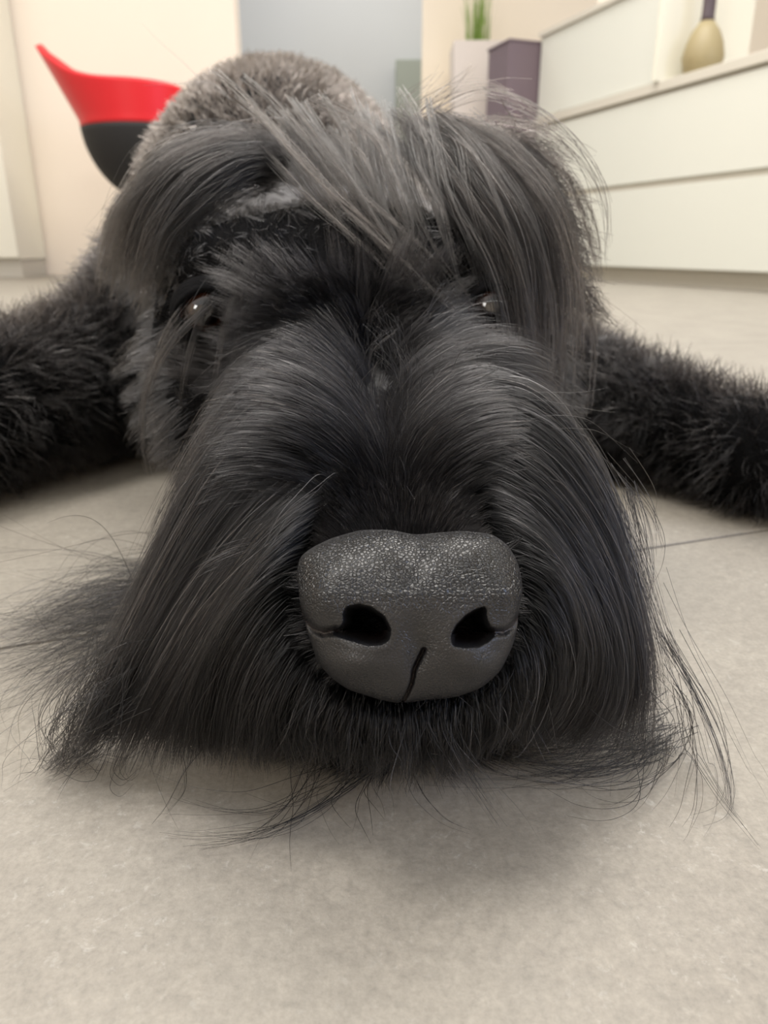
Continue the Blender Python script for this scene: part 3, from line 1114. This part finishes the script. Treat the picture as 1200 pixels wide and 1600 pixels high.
def sheet(guides, n, K, thick, jit, out=0.0, fr=0.25):
    """strands that follow a fan of neighbouring guide curves"""
    G_ = []
    ts = np.linspace(0, 1, K)
    for g in guides:
        C = np.array([W(p[0], p[1] + (12 if p[1] > 1165 else 0), p[2]) for p in g])
        t = np.r_[0, np.cumsum(np.linalg.norm(np.diff(C, axis=0), axis=1))]; t /= t[-1]
        Q = np.stack([np.interp(ts, t, C[:, i]) for i in range(3)], 1)
        for _ in range(4):
            Q[1:-1] = (Q[:-2] + 2 * Q[1:-1] + Q[2:]) / 4
        G_.append(Q)
    G_ = np.array(G_)
    u = rng.random(n) * (len(G_) - 1)
    i = np.minimum(u.astype(int), len(G_) - 2)
    f = (u - i)[:, None, None]
    f = f * f * (3 - 2 * f) * 0.5 + f * 0.5
    S = G_[i] * (1 - f) + G_[i + 1] * f
    # start further along or stop earlier: strands root all over the cheek, not in one line
    a = rng.random(n) ** 2.6 * 0.45
    e = 1 - rng.random(n) ** 2 * fr - (rng.random(n) < 0.10) * 0.25 * rng.random(n)
    tt = (a[:, None] + (e - a)[:, None] * ts[None, :]) * (K - 1)
    j = np.minimum(tt.astype(int), K - 2); w = (tt - j)[..., None]
    idx = np.arange(n)[:, None]
    S = S[idx, j] * (1 - w) + S[idx, j + 1] * w
    cen = np.array((-0.002, 0.20, 0.045))
    dirn = unit(S - cen)
    depth = (rng.random(n) ** 0.8)[:, None, None] * thick
    t1 = ts[None, :, None]
    S = S - dirn * depth * (0.4 + 0.6 * t1) + rng.normal(size=(n, 1, 3)) * jit * (0.25 + t1)
    # root end goes down into the skin
    rootin = np.clip(1 - ts / 0.16, 0, 1)[None, :, None] ** 1.5
    S = S - dirn[:, :1] * rootin * (0.006 + depth * 0.3)
    # waviness
    ph = rng.random((n, 1, 1)) * 6.283
    S = S + np.sin(ph + ts[None, :, None] * (5 + 6 * rng.random((n, 1, 1)))) * rng.normal(size=(n, 1, 3)) * 0.0011 * t1
    fly = (rng.random(n) < 0.05)[:, None, None] * rng.normal(size=(n, 1, 3)) * 0.010 * t1 ** 1.5
    S = S + fly + dirn * out * t1
    return tidy(S)


def tidy(S):
    n, K = S.shape[:2]
    P_ = S[:, 1:].reshape(-1, 3)
    s = body_sdf(P_)
    bad = s < 0.002
    if bad.any():
        P_[bad] += grad(body_sdf, P_[bad]) * (0.002 - s[bad])[:, None]
    zmin = np.repeat(0.0006 + rng.random(n) * 0.003, K - 1)
    P_[:, 2] = np.maximum(P_[:, 2], zmin)
    S[:, 1:] = P_.reshape(n, K - 1, 3)
    return S


GUIDE_L = [
    [(625, 640, .240), (590, 570, .236), (520, 490, .240), (430, 450, .250), (370, 470, .252)],
    [(620, 640, .238), (560, 560, .230), (460, 520, .228), (370, 560, .228), (300, 660, .226), (255, 790, .222)],
    [(615, 640, .235), (530, 585, .222), (420, 595, .213), (320, 690, .207), (235, 860, .201), (150, 1050, .197), (88, 1185, .192)],
    [(618, 680, .225), (535, 645, .212), (430, 680, .203), (330, 780, .197), (240, 930, .194), (155, 1100, .192), (105, 1195, .190)],
    [(620, 720, .212), (545, 700, .200), (450, 740, .193), (360, 840, .189), (275, 970, .187), (200, 1110, .187), (165, 1195, .188)],
    [(590, 755, .199), (530, 752, .188), (450, 800, .181), (370, 890, .179), (300, 1000, .180), (240, 1110, .183), (215, 1195, .187)],
    [(545, 800, .190), (488, 808, .182), (420, 860, .173), (365, 935, .173), (315, 1025, .175), (275, 1120, .180), (260, 1200, .186)],
    [(470, 880, .177), (430, 890, .171), (380, 935, .169), (335, 1005, .170), (305, 1090, .174), (300, 1195, .183)],
    [(464, 940, .177), (430, 960, .170), (390, 1010, .167), (360, 1085, .169), (345, 1195, .180)],
    [(480, 1000, .175), (450, 1030, .167), (420, 1080, .165), (400, 1140, .168), (395, 1205, .177)],
    [(520, 1058, .173), (500, 1090, .166), (480, 1135, .165), (470, 1205, .172)],
    [(580, 1083, .173), (570, 1120, .166), (560, 1165, .166), (555, 1215, .171)],
    [(635, 1092, .173), (638, 1130, .166), (645, 1175, .166), (650, 1225, .170)],
]
GUIDE_R = [
    [(635, 625, .242), (640, 570, .240), (655, 510, .242), (690, 460, .250), (740, 450, .256)],
    [(640, 630, .238), (680, 570, .230), (750, 535, .228), (830, 540, .230), (890, 580, .232)],
    [(645, 640, .235), (700, 590, .224), (790, 570, .216), (880, 615, .210), (950, 720, .205), (1000, 860, .200), (1040, 1000, .196), (1080, 1130, .192)],
    [(645, 680, .225), (720, 632, .214), (810, 632, .206), (900, 700, .200), (970, 830, .196), (1010, 970, .192), (1035, 1100, .190), (1010, 1185, .191)],
    [(648, 720, .212), (730, 682, .202), (820, 700, .195), (900, 790, .191), (960, 900, .189), (1000, 1020, .188), (1000, 1130, .188), (930, 1195, .189)],
    [(690, 752, .199), (755, 742, .191), (840, 790, .186), (910, 880, .184), (960, 990, .184), (955, 1100, .186), (870, 1175, .189)],
    [(740, 798, .190), (792, 798, .183), (860, 850, .177), (910, 930, .177), (940, 1030, .179), (915, 1120, .184), (840, 1180, .187)],
    [(805, 860, .178), (850, 875, .173), (900, 930, .172), (915, 1010, .174), (890, 1100, .179), (820, 1175, .184)],
    [(817, 930, .177), (850, 950, .171), (880, 1000, .169), (875, 1080, .173), (830, 1160, .180)],
    [(800, 1000, .175), (825, 1030, .168), (832, 1080, .168), (810, 1160, .175)],
    [(760, 1055, .173), (775, 1085, .167), (778, 1135, .168), (760, 1195, .173)],
    [(700, 1083, .173), (705, 1120, .167), (705, 1165, .167), (698, 1212, .171)],
    [(640, 1092, .173), (643, 1130, .166), (648, 1175, .166), (650, 1225, .170)],
]
parts_ = []
for G2 in (GUIDE_L, GUIDE_R):
    S = sheet(G2, 20000, 22, 0.016, 0.0020, fr=0.13)
    S = clump(S, 30, 0.55, 1.1, 0.0016, 11)
    S = clump(S, 6, 0.45, 1.4, 0.0004, 12)
    parts_.append(tidy(S))
# hair that starts right at the parting, sweeps out sideways and covers the bridge
P, Nr = roots(17000, lambda C: (C[:, 1] > 0.172) & (C[:, 1] < 0.262) & (C[:, 2] > 0.058 + (C[:, 1] - 0.158) * 0.15) & (np.abs(C[:, 0]) < 0.045))
cx_ = PA[0] + (PB[0] - PA[0]) * (P[:, 1] - PA[1]) / (PB[1] - PA[1])
sd_ = np.clip((P[:, 0] - cx_) / 0.002, -1, 1)
sd_ = np.where(np.abs(sd_) < 0.3, np.where(rng.random(len(P)) < 0.5, -0.4, 0.4), sd_)
D = Nr * 0.30
D[:, 0] += sd_ * 1.0
D[:, 1] += 0.30 - 0.9 * np.clip(np.abs(P[:, 0] - cx_) / 0.03, 0, 1)
D += rng.normal(size=D.shape) * 0.10
L = (0.020 + 0.012 * rng.random(len(P))) * np.clip(0.12 + (P[:, 1] - 0.174) / 0.030, 0.12, 1) * (1 - 0.45 * np.clip((P[:, 1] - 0.235) / 0.02, 0, 1))
S = grow(P, D, L, 22, g=20, wob=0.05, lift=0.0012)
S = clump(S, 16, 0.5, 1.2, 0.0008, 13)
parts_.append(tidy(S))
parts_.append(UNDER[0])


def on_floor(px, py, up=0.0015):
    z = (CAM_H - up) / (math.sin(PITCH) - math.cos(PITCH) * (800 - py) / (1600 * LENS / 36))
    return W(px, py, z)


def wisp(ctrl, n, sr, st, r=0.0):
    S_ = lock_curves(ctrl, n, 22, sr, st, fray=0.15)
    return tidy(S_)


FL = lambda *a: [on_floor(x, y) for x, y in a]
WISPS = [
    # laid on the tiles in front of the chin
    (FL((600, 1195), (540, 1240), (470, 1285), (380, 1318), (275, 1333)), 9, .0012, .0003),
    (FL((560, 1200), (520, 1255), (440, 1295), (330, 1310), (232, 1304)), 7, .0015, .0022),
    (FL((600, 1190), (520, 1220), (420, 1275), (340, 1270), (280, 1250)), 5, .002, .0022),
    (FL((500, 1190), (470, 1240), (430, 1290), (380, 1300), (300, 1306)), 6, .002, .0030),
    (FL((480, 1190), (470, 1250), (430, 1300), (395, 1345)), 4, .002, .002),
    (FL((600, 1190), (570, 1240), (572, 1290), (571, 1325)), 2, .002, .002),
    (FL((590, 1190), (560, 1240), (600, 1275), (625, 1300)), 3, .002, .002),
    (FL((560, 1190), (500, 1250), (540, 1305), (560, 1318)), 2, .002, .002),
    (FL((630, 1190), (660, 1250), (700, 1290), (755, 1308)), 3, .001, .0003),
    (FL((290, 1180), (285, 1240), (250, 1280), (232, 1300)), 2, .001, .0008),
    (FL((700, 1180), (708, 1210), (714, 1240)), 2, .001, .0008),
    # curls at the outer end of the beard
    (FL((1020, 1140), (940, 1172), (850, 1182), (770, 1175), (680, 1160)), 90, .0055, .0040),
    (FL((1030, 1150), (970, 1195), (890, 1212), (800, 1200)), 60, .004, .004),
    ([W(1040, 1060, .193), W(1075, 1110, .190), on_floor(1075, 1180), on_floor(1040, 1260), on_floor(1010, 1288)], 7, .002, .003),
    ([W(1020, 1060, .193), W(1060, 1130, .190), on_floor(1040, 1200), on_floor(990, 1250), on_floor(950, 1270)], 7, .002, .003),
    ([W(1040, 990, .196), W(1090, 1080, .193), W(1125, 1160, .189), on_floor(1143, 1230), on_floor(1140, 1275)], 16, .0012, .0008),
    ([W(1045, 1000, .196), W(1110, 1110, .190), on_floor(1130, 1190), on_floor(1125, 1270), on_floor(1080, 1280)], 5, .0015, .0010),
    ([W(1060, 1080, .193), on_floor(1080, 1180), on_floor(1130, 1260), on_floor(1190, 1335)], 5, .0012, .0006),
    ([W(1030, 900, .198), W(1080, 1000, .195), W(1140, 1100, .192), on_floor(1185, 1200), on_floor(1215, 1270)], 3, .002, .0012),
    ([W(1050, 1080, .193), on_floor(1085, 1200), on_floor(1090, 1260), on_floor(1073, 1325)], 2, .002, .001),
    ([W(985, 760, .205), W(1010, 840, .202), W(1015, 900, .200), W(1000, 960, .198)], 24, .0012, .0012),
    ([W(960, 720, .206), W(1010, 800, .204), W(1030, 880, .202)], 10, .002, .002),
    # bent tips at the other end
    ([W(180, 1000, .197), W(110, 1060, .195), W(75, 1120, .193), on_floor(75, 1170), on_floor(110, 1185)], 14, .002, .0015),
    ([W(190, 1000, .196), W(130, 1060, .194), W(100, 1120, .192), on_floor(130, 1150), on_floor(160, 1165)], 14, .002, .0015),
    ([W(200, 1050, .193), W(150, 1120, .191), on_floor(110, 1180), on_floor(80, 1205)], 320, .0055, .0022),
    (FL((190, 1160), (180, 1215), (200, 1232), (225, 1205)), 5, .001, .001),
    (FL((130, 1180), (110, 1210), (75, 1255)), 2, .001, .001),
    (FL((60, 1190), (40, 1150), (50, 1100), (65, 1080)), 2, .002, .002),
    # long throat hair lying on the tiles behind the beard
    (FL((330, 930), (230, 925), (150, 940), (80, 975), (0, 1000)), 260, .0060, .0085),
    (FL((320, 950), (220, 960), (120, 1000), (40, 1035), (-20, 1060)), 120, .0050, .0080),
    (FL((330, 905), (240, 895), (180, 900), (120, 905)), 60, .0030, .0060),
    (FL((300, 1000), (200, 1010), (110, 1050), (60, 1075), (40, 1090)), 180, .0060, .0090),
    # single long hairs that cross the muzzle and brow
    ([W(760, 640, .214), W(840, 628, .208), W(930, 640, .205), W(1005, 636, .203)], 2, .0015, .0015),
    ([W(780, 690, .208), W(860, 655, .203), W(930, 660, .200), W(1000, 725, .198)], 2, .002, .002),
    ([W(690, 640, .222), W(760, 575, .212), W(850, 585, .206), W(905, 620, .204)], 4, .003, .004),
    ([W(670, 600, .226), W(720, 560, .215), W(800, 550, .21), W(880, 565, .208)], 4, .003, .004),
    ([W(445, 810, .178), W(420, 850, .170), W(385, 900, .168), W(370, 930, .168)], 2, .0006, .0006),
    ([W(560, 770, .190), W(510, 740, .180), W(440, 800, .174), W(400, 880, .172)], 3, .002, .002),
    ([W(320, 1170, .183), W(290, 1200, .180), W(255, 1265, .178), on_floor(233, 1300)], 2, .0008, .0006),
    ([W(360, 160, .33), W(320, 130, .335), W(270, 130, .335), W(218, 122, .33)], 3, .0015, .002),
    ([W(330, 140, .34), W(290, 100, .345), W(250, 65, .345), W(222, 35, .34)], 1, .0005, .0005),
    ([W(300, 230, .30), W(230, 270, .295), W(170, 320, .295), W(128, 370, .295)], 2, .001, .001),
]
for c_, n_, a_, b_ in WISPS:
    parts_.append(wisp(c_, n_, a_, b_))
S = np.concatenate(parts_)
br = (rng.random(len(S)) < 0.05)[:, None] * np.linspace(0, 0.6, 22)[None, :]
add_hair('beard', S, taper(len(S), 22, 0.000072), M['hair'], br)

# 2. very short velvet between nose and bridge -------------------------------------
P, Nr = roots(26000, lambda C: (C[:, 1] < 0.215) & (C[:, 2] > 0.045) & (np.abs(C[:, 0] - 0.005) < 0.026))
D = Nr * 0.42 + np.array((0, 1.0, 0.35)) + rng.normal(size=P.shape) * 0.25
D[:, 0] += (P[:, 0] - 0.005) * 60
L = 0.002 + 0.004 * np.clip((P[:, 1] - 0.158) / 0.04, 0, 1) + 0.001 * rng.random(len(P))
S = grow(P, D, L, 7, g=6, wob=0.05)
add_hair('muzzle_hair', S, taper(len(S), 7, 0.00005), M['hair'], 0.06)

# 3. forehead fan between the eyes ---------------------------------------------------
P, Nr = roots(7000, lambda C: (C[:, 1] > 0.235) & (C[:, 1] < 0.272) & (C[:, 2] > 0.082) & (C[:, 2] < 0.118) & (np.abs(C[:, 0] - CX) < 0.055))
rad, tpar, dpar = part_dir(P)
D = Nr * 0.55 + rad * 1.0 + np.array((0, 0.1, 0.35)) + rng.normal(size=P.shape) * 0.14
L = 0.012 + 0.012 * rng.random(len(P))
S = grow(P, D, L, 12, g=14, wob=0.08)
S = clump(S, 22, 0.6, 1.2, 0.0008, 3)
add_hair('forehead_hair', S, taper(len(S), 12, 0.00008), M['hair'], 0.04)

# 4. skull, cheeks and ears ------------------------------------------------------------
P, Nr = roots(34000, lambda C: (C[:, 1] > 0.262) & (C[:, 1] < 0.47) & (np.abs(C[:, 0] + 0.015) < 0.16))
out = P - np.array((CX, 0.30, 0.16))
D = Nr * 0.6 + unit(out * np.array((1.3, 0.1, 1.0))) * 0.6 + rng.normal(size=P.shape) * 0.15
D[:, 2] -= 0.25
dE = np.minimum(*[np.linalg.norm(P - e, axis=1) for e in EYE])
L = (0.009 + 0.007 * rng.random(len(P)) + 0.010 * (P[:, 1] > 0.33)) * np.clip((dE - 0.012) / 0.02, 0.12, 1)
L *= np.where(P[:, 2] > 0.13, 0.6, 1.0)
hollow = (P[:, 1] < 0.345) & (P[:, 2] > 0.098) & (P[:, 2] < 0.175)
L *= np.where(hollow, 0.32, 1.0)
S = grow(P, D, L, 10, g=22, wob=0.12)
S = clump(S, 24, 0.65, 1.1, 0.001, 4)
add_hair('head_hair', S, taper(len(S), 10, 0.00012), M['hair'], 0.0)


# 5. long brows: locks laid out by hand in depth --------------------------------------
def lk(pts, n=60, sroot=0.003, stip=0.0012, **kw):
    return lock_curves([W(*p) for p in pts], n, 20, sroot, stip, **kw)


LOCKS_L = [  # arcs on the far brow (picture left): from the crown out and down
    [(430, 240, .300), (340, 225, .290), (250, 260, .285), (190, 330, .285), (165, 420, .290)],
    [(440, 250, .298), (350, 240, .286), (270, 280, .280), (210, 350, .280), (180, 450, .285)],
    [(440, 262, .296), (370, 258, .284), (300, 300, .278), (240, 370, .276), (205, 470, .280)],
    [(445, 275, .294), (390, 275, .282), (320, 320, .275), (265, 400, .272), (235, 500, .276)],
    [(450, 285, .292), (400, 300, .280), (340, 350, .272), (290, 420, .268), (262, 480, .270)],
    [(400, 225, .304), (310, 215, .296), (220, 260, .292), (170, 350, .294), (150, 450, .298)],
    # thin locks that fall over the eye
    [(400, 330, .285), (392, 400, .268), (350, 460, .256), (270, 520, .250), (225, 600, .247), (218, 690, .246), (235, 745, .246)],
    [(410, 320, .284), (400, 390, .264), (372, 450, .252), (350, 520, .246), (338, 600, .242)],
    [(405, 330, .284), (408, 400, .264), (385, 480, .250), (365, 560, .244), (345, 640, .240)],
    [(402, 335, .284), (385, 400, .266), (330, 455, .256), (300, 520, .250), (285, 600, .247), (280, 640, .246)],
    [(400, 340, .284), (380, 410, .266), (300, 470, .258), (250, 540, .254), (235, 640, .250)],
]
LOCKS_M = [  # from the crown forward and down over the middle of the face
    [(370, 150, .315), (420, 190, .290), (480, 270, .268), (560, 350, .252), (640, 410, .245), (690, 470, .243)],
    [(390, 170, .312), (440, 220, .286), (510, 300, .264), (590, 370, .250), (650, 430, .246)],
    [(350, 145, .320), (410, 160, .298), (470, 220, .276), (540, 310, .258), (600, 380, .250), (660, 450, .247)],
    [(440, 180, .310), (490, 240, .282), (545, 320, .262), (600, 400, .252), (640, 450, .248), (690, 500, .246)],
    [(480, 190, .308), (520, 250, .280), (570, 330, .262), (620, 400, .254), (660, 440, .250)],
    [(560, 160, .312), (590, 220, .286), (610, 300, .266), (640, 370, .256), (680, 430, .251)],
    [(570, 165, .310), (590, 250, .280), (600, 330, .264), (640, 410, .254), (690, 480, .249)],
    [(610, 170, .310), (630, 240, .282), (650, 310, .266), (670, 370, .258), (690, 410, .255)],
    [(620, 180, .308), (655, 230, .282), (670, 300, .266), (690, 360, .258), (698, 400, .255)],
    [(520, 200, .306), (560, 280, .276), (620, 350, .260), (680, 420, .252), (720, 500, .248)],
    [(590, 190, .308), (600, 260, .280), (630, 340, .264), (670, 400, .256), (715, 455, .252), (740, 520, .249)],
    [(470, 215, .304), (500, 290, .276), (530, 340, .266), (570, 390, .258)],
    [(540, 210, .306), (590, 300, .274), (650, 380, .260), (700, 440, .254), (740, 500, .250)],
    [(500, 170, .310), (560, 190, .292), (605, 230, .278), (625, 290, .268), (640, 350, .262)],
]
LOCKS_R = [  # the thick curtain over the nearer eye (picture right)
    [(640, 190, .308), (700, 230, .282), (760, 310, .264), (800, 400, .256), (815, 500, .252), (812, 580, .250), (815, 660, .249)],
    [(650, 200, .306), (720, 250, .280), (790, 330, .266), (825, 420, .259), (835, 520, .255), (838, 600, .253)],
    [(660, 195, .308), (740, 235, .284), (815, 320, .268), (850, 420, .262), (858, 520, .258), (858, 610, .256)],
    [(670, 190, .310), (760, 230, .288), (840, 320, .272), (872, 420, .266), (878, 520, .262), (872, 600, .260)],
    [(680, 190, .312), (780, 225, .292), (860, 310, .278), (892, 400, .272), (905, 480, .270)],
    [(660, 215, .304), (720, 280, .276), (770, 350, .263), (798, 430, .257), (806, 500, .254)],
    [(650, 215, .304), (700, 270, .276), (745, 330, .264), (780, 400, .258), (800, 470, .255), (805, 560, .253)],
    [(690, 205, .310), (770, 260, .286), (830, 350, .270), (850, 440, .264), (846, 540, .260), (842, 640, .258)],
    [(700, 200, .312), (790, 260, .290), (855, 350, .275), (880, 440, .270), (884, 520, .268)],
    [(720, 200, .316), (800, 230, .300), (870, 280, .290), (900, 360, .284), (912, 440, .282)],
    [(630, 200, .304), (660, 270, .278), (690, 340, .264), (700, 400, .259), (712, 450, .256)],
    [(640, 230, .300), (700, 300, .272), (750, 370, .262), (785, 440, .257), (800, 520, .254), (800, 600, .252)],
    [(720, 220, .310), (800, 300, .286), (855, 390, .274), (880, 480, .270), (880, 580, .268), (868, 630, .268)],
    [(660, 200, .306), (730, 260, .278), (780, 350, .264), (806, 440, .256), (822, 540, .252), (830, 630, .250)],
]
LOCKS_TOP = [  # tufts that stand up and sweep to the side above the brow
    [(620, 200, .310), (660, 165, .306), (710, 140, .300), (765, 132, .296), (800, 145, .292)],
    [(625, 205, .310), (670, 185, .304), (730, 145, .298), (780, 138, .294), (830, 165, .290), (880, 210, .286)],
    [(640, 190, .310), (690, 150, .306), (725, 120, .302), (745, 95, .298)],
    [(660, 215, .308), (720, 190, .302), (790, 188, .296), (850, 200, .292), (910, 250, .286), (945, 310, .282), (955, 390, .280)],
    [(760, 140, .300), (830, 165, .294), (890, 210, .288), (935, 270, .282), (952, 330, .280), (945, 420, .278)],
    [(620, 200, .310), (640, 160, .308), (670, 130, .306), (690, 100, .304)],
]
HAIRS_SIDE = []
for k in range(46):                                     # frayed ends that stick out beyond the brow
    yy = 215 + k * 6.2 + rng.normal() * 8
    x0 = 790 + (yy - 215) * 0.25
    HAIRS_SIDE.append([(x0, yy - 5, .300), (x0 + 50, yy + rng.normal() * 6, .304), (x0 + 95 + rng.normal() * 14, yy + 15 + rng.normal() * 12 + (yy - 215) * .10, .308)])


JIT = {7: (24, 16), 4: (30, 18), 14: (16, 12), 1: (8, 6), 6: (36, 20), 9: (24, 16)}


def brows(groups, name, seed_n, brown, r0):
    A, TB_ = [], []
    for g, n, sr, stp, jit in groups:
        for c in g:
            for rep in range(jit):
                ox, oy, oz = rng.normal() * JIT[jit][0] * (rep > 0), rng.normal() * JIT[jit][1] * (rep > 0), rng.normal() * 0.004 * (rep > 0)
                c2 = [(p[0] + ox + rng.normal() * 4 * (rep > 0), p[1] + oy + rng.normal() * 4 * (rep > 0), p[2] + oz) for p in c]
                A.append(lk(c2, n, sr, stp)); TB_.append(np.full(n, brown * (0.3 + 1.4 * rng.random())))
    S = np.concatenate(A)
    br = np.clip(np.concatenate(TB_)[:, None] + 0.15 * (rng.random((len(S), 1)) - 0.5), 0, 1) * np.linspace(0.6, 1, 20)[None, :]
    return add_hair(name, S, taper(len(S), 20, r0, 0.35), M['brow'], br)


LOCKS_L = [[(x + (24 if i else 0), y + 4, z) for i, (x, y, z) in enumerate(c)] for c in LOCKS_L[:6]] + LOCKS_L[6:]
e1 = brows([(LOCKS_L[:3] + LOCKS_L[5:6], 34, .0025, .0012, 14), (LOCKS_L[6:], 26, .0016, .0007, 1)], 'eyebrow', 0, 0.10, 0.00008)
e2 = brows([(LOCKS_M[:2] + LOCKS_M[3:], 11, .0011, .0004, 4), (LOCKS_R, 16, .0014, .0006, 7), (LOCKS_TOP, 10, .0018, .0010, 1), (HAIRS_SIDE, 26, .0035, .0016, 1)],
           'eyebrow', 0, 0.27, 0.00010)

# 6. clipped coat on neck and back --------------------------------------------------
def w_back(C):
    vis = (C[:, 1] > 0.40)
    near = 1 / (0.15 + C[:, 1]) ** 1.5
    return vis * near * (np.where(C[:, 2] > 0.02, 1, 0.1))


P, Nr = roots(60000, w_back)
legs = fold(P, BODY[10:]) < 0.012
leg_or_low = legs | (P[:, 2] < 0.10)
D = Nr * 0.7 + np.array((0, 0.5, -0.1)) + rng.normal(size=P.shape) * 0.4
L = np.where(leg_or_low, 0.014 + 0.012 * rng.random(len(P)), 0.008 + 0.006 * rng.random(len(P)))
S = grow(P, D, L, 7, g=16, wob=0.5)
S = clump(S, 14, 0.4, 1.0, 0.002, 6)
isleg = leg_or_low
br = np.clip((P[:, 2] - 0.12) / 0.12, 0, 1)[:, None] * np.ones((1, 7))
add_hair('coat', S[~isleg], taper((~isleg).sum(), 7, 0.00035), M['coat'], br[~isleg])
add_hair('leg_hair', S[isleg], taper(isleg.sum(), 7, 0.00025), M['hair'], 0.1)
P, Nr = roots(26000, lambda C: (fold(C, BODY[10:]) < 0.01) * 1.0)
D = Nr * 0.8 + rng.normal(size=P.shape) * 0.4
L = 0.010 + 0.011 * rng.random(len(P))
S = grow(P, D, L, 8, g=22, wob=0.3, curl=4)
S = clump(S, 12, 0.35, 1.0, 0.003, 7)
add_hair('leg_hair', S, taper(len(S), 8, 0.0002), M['hair'], 0.12)
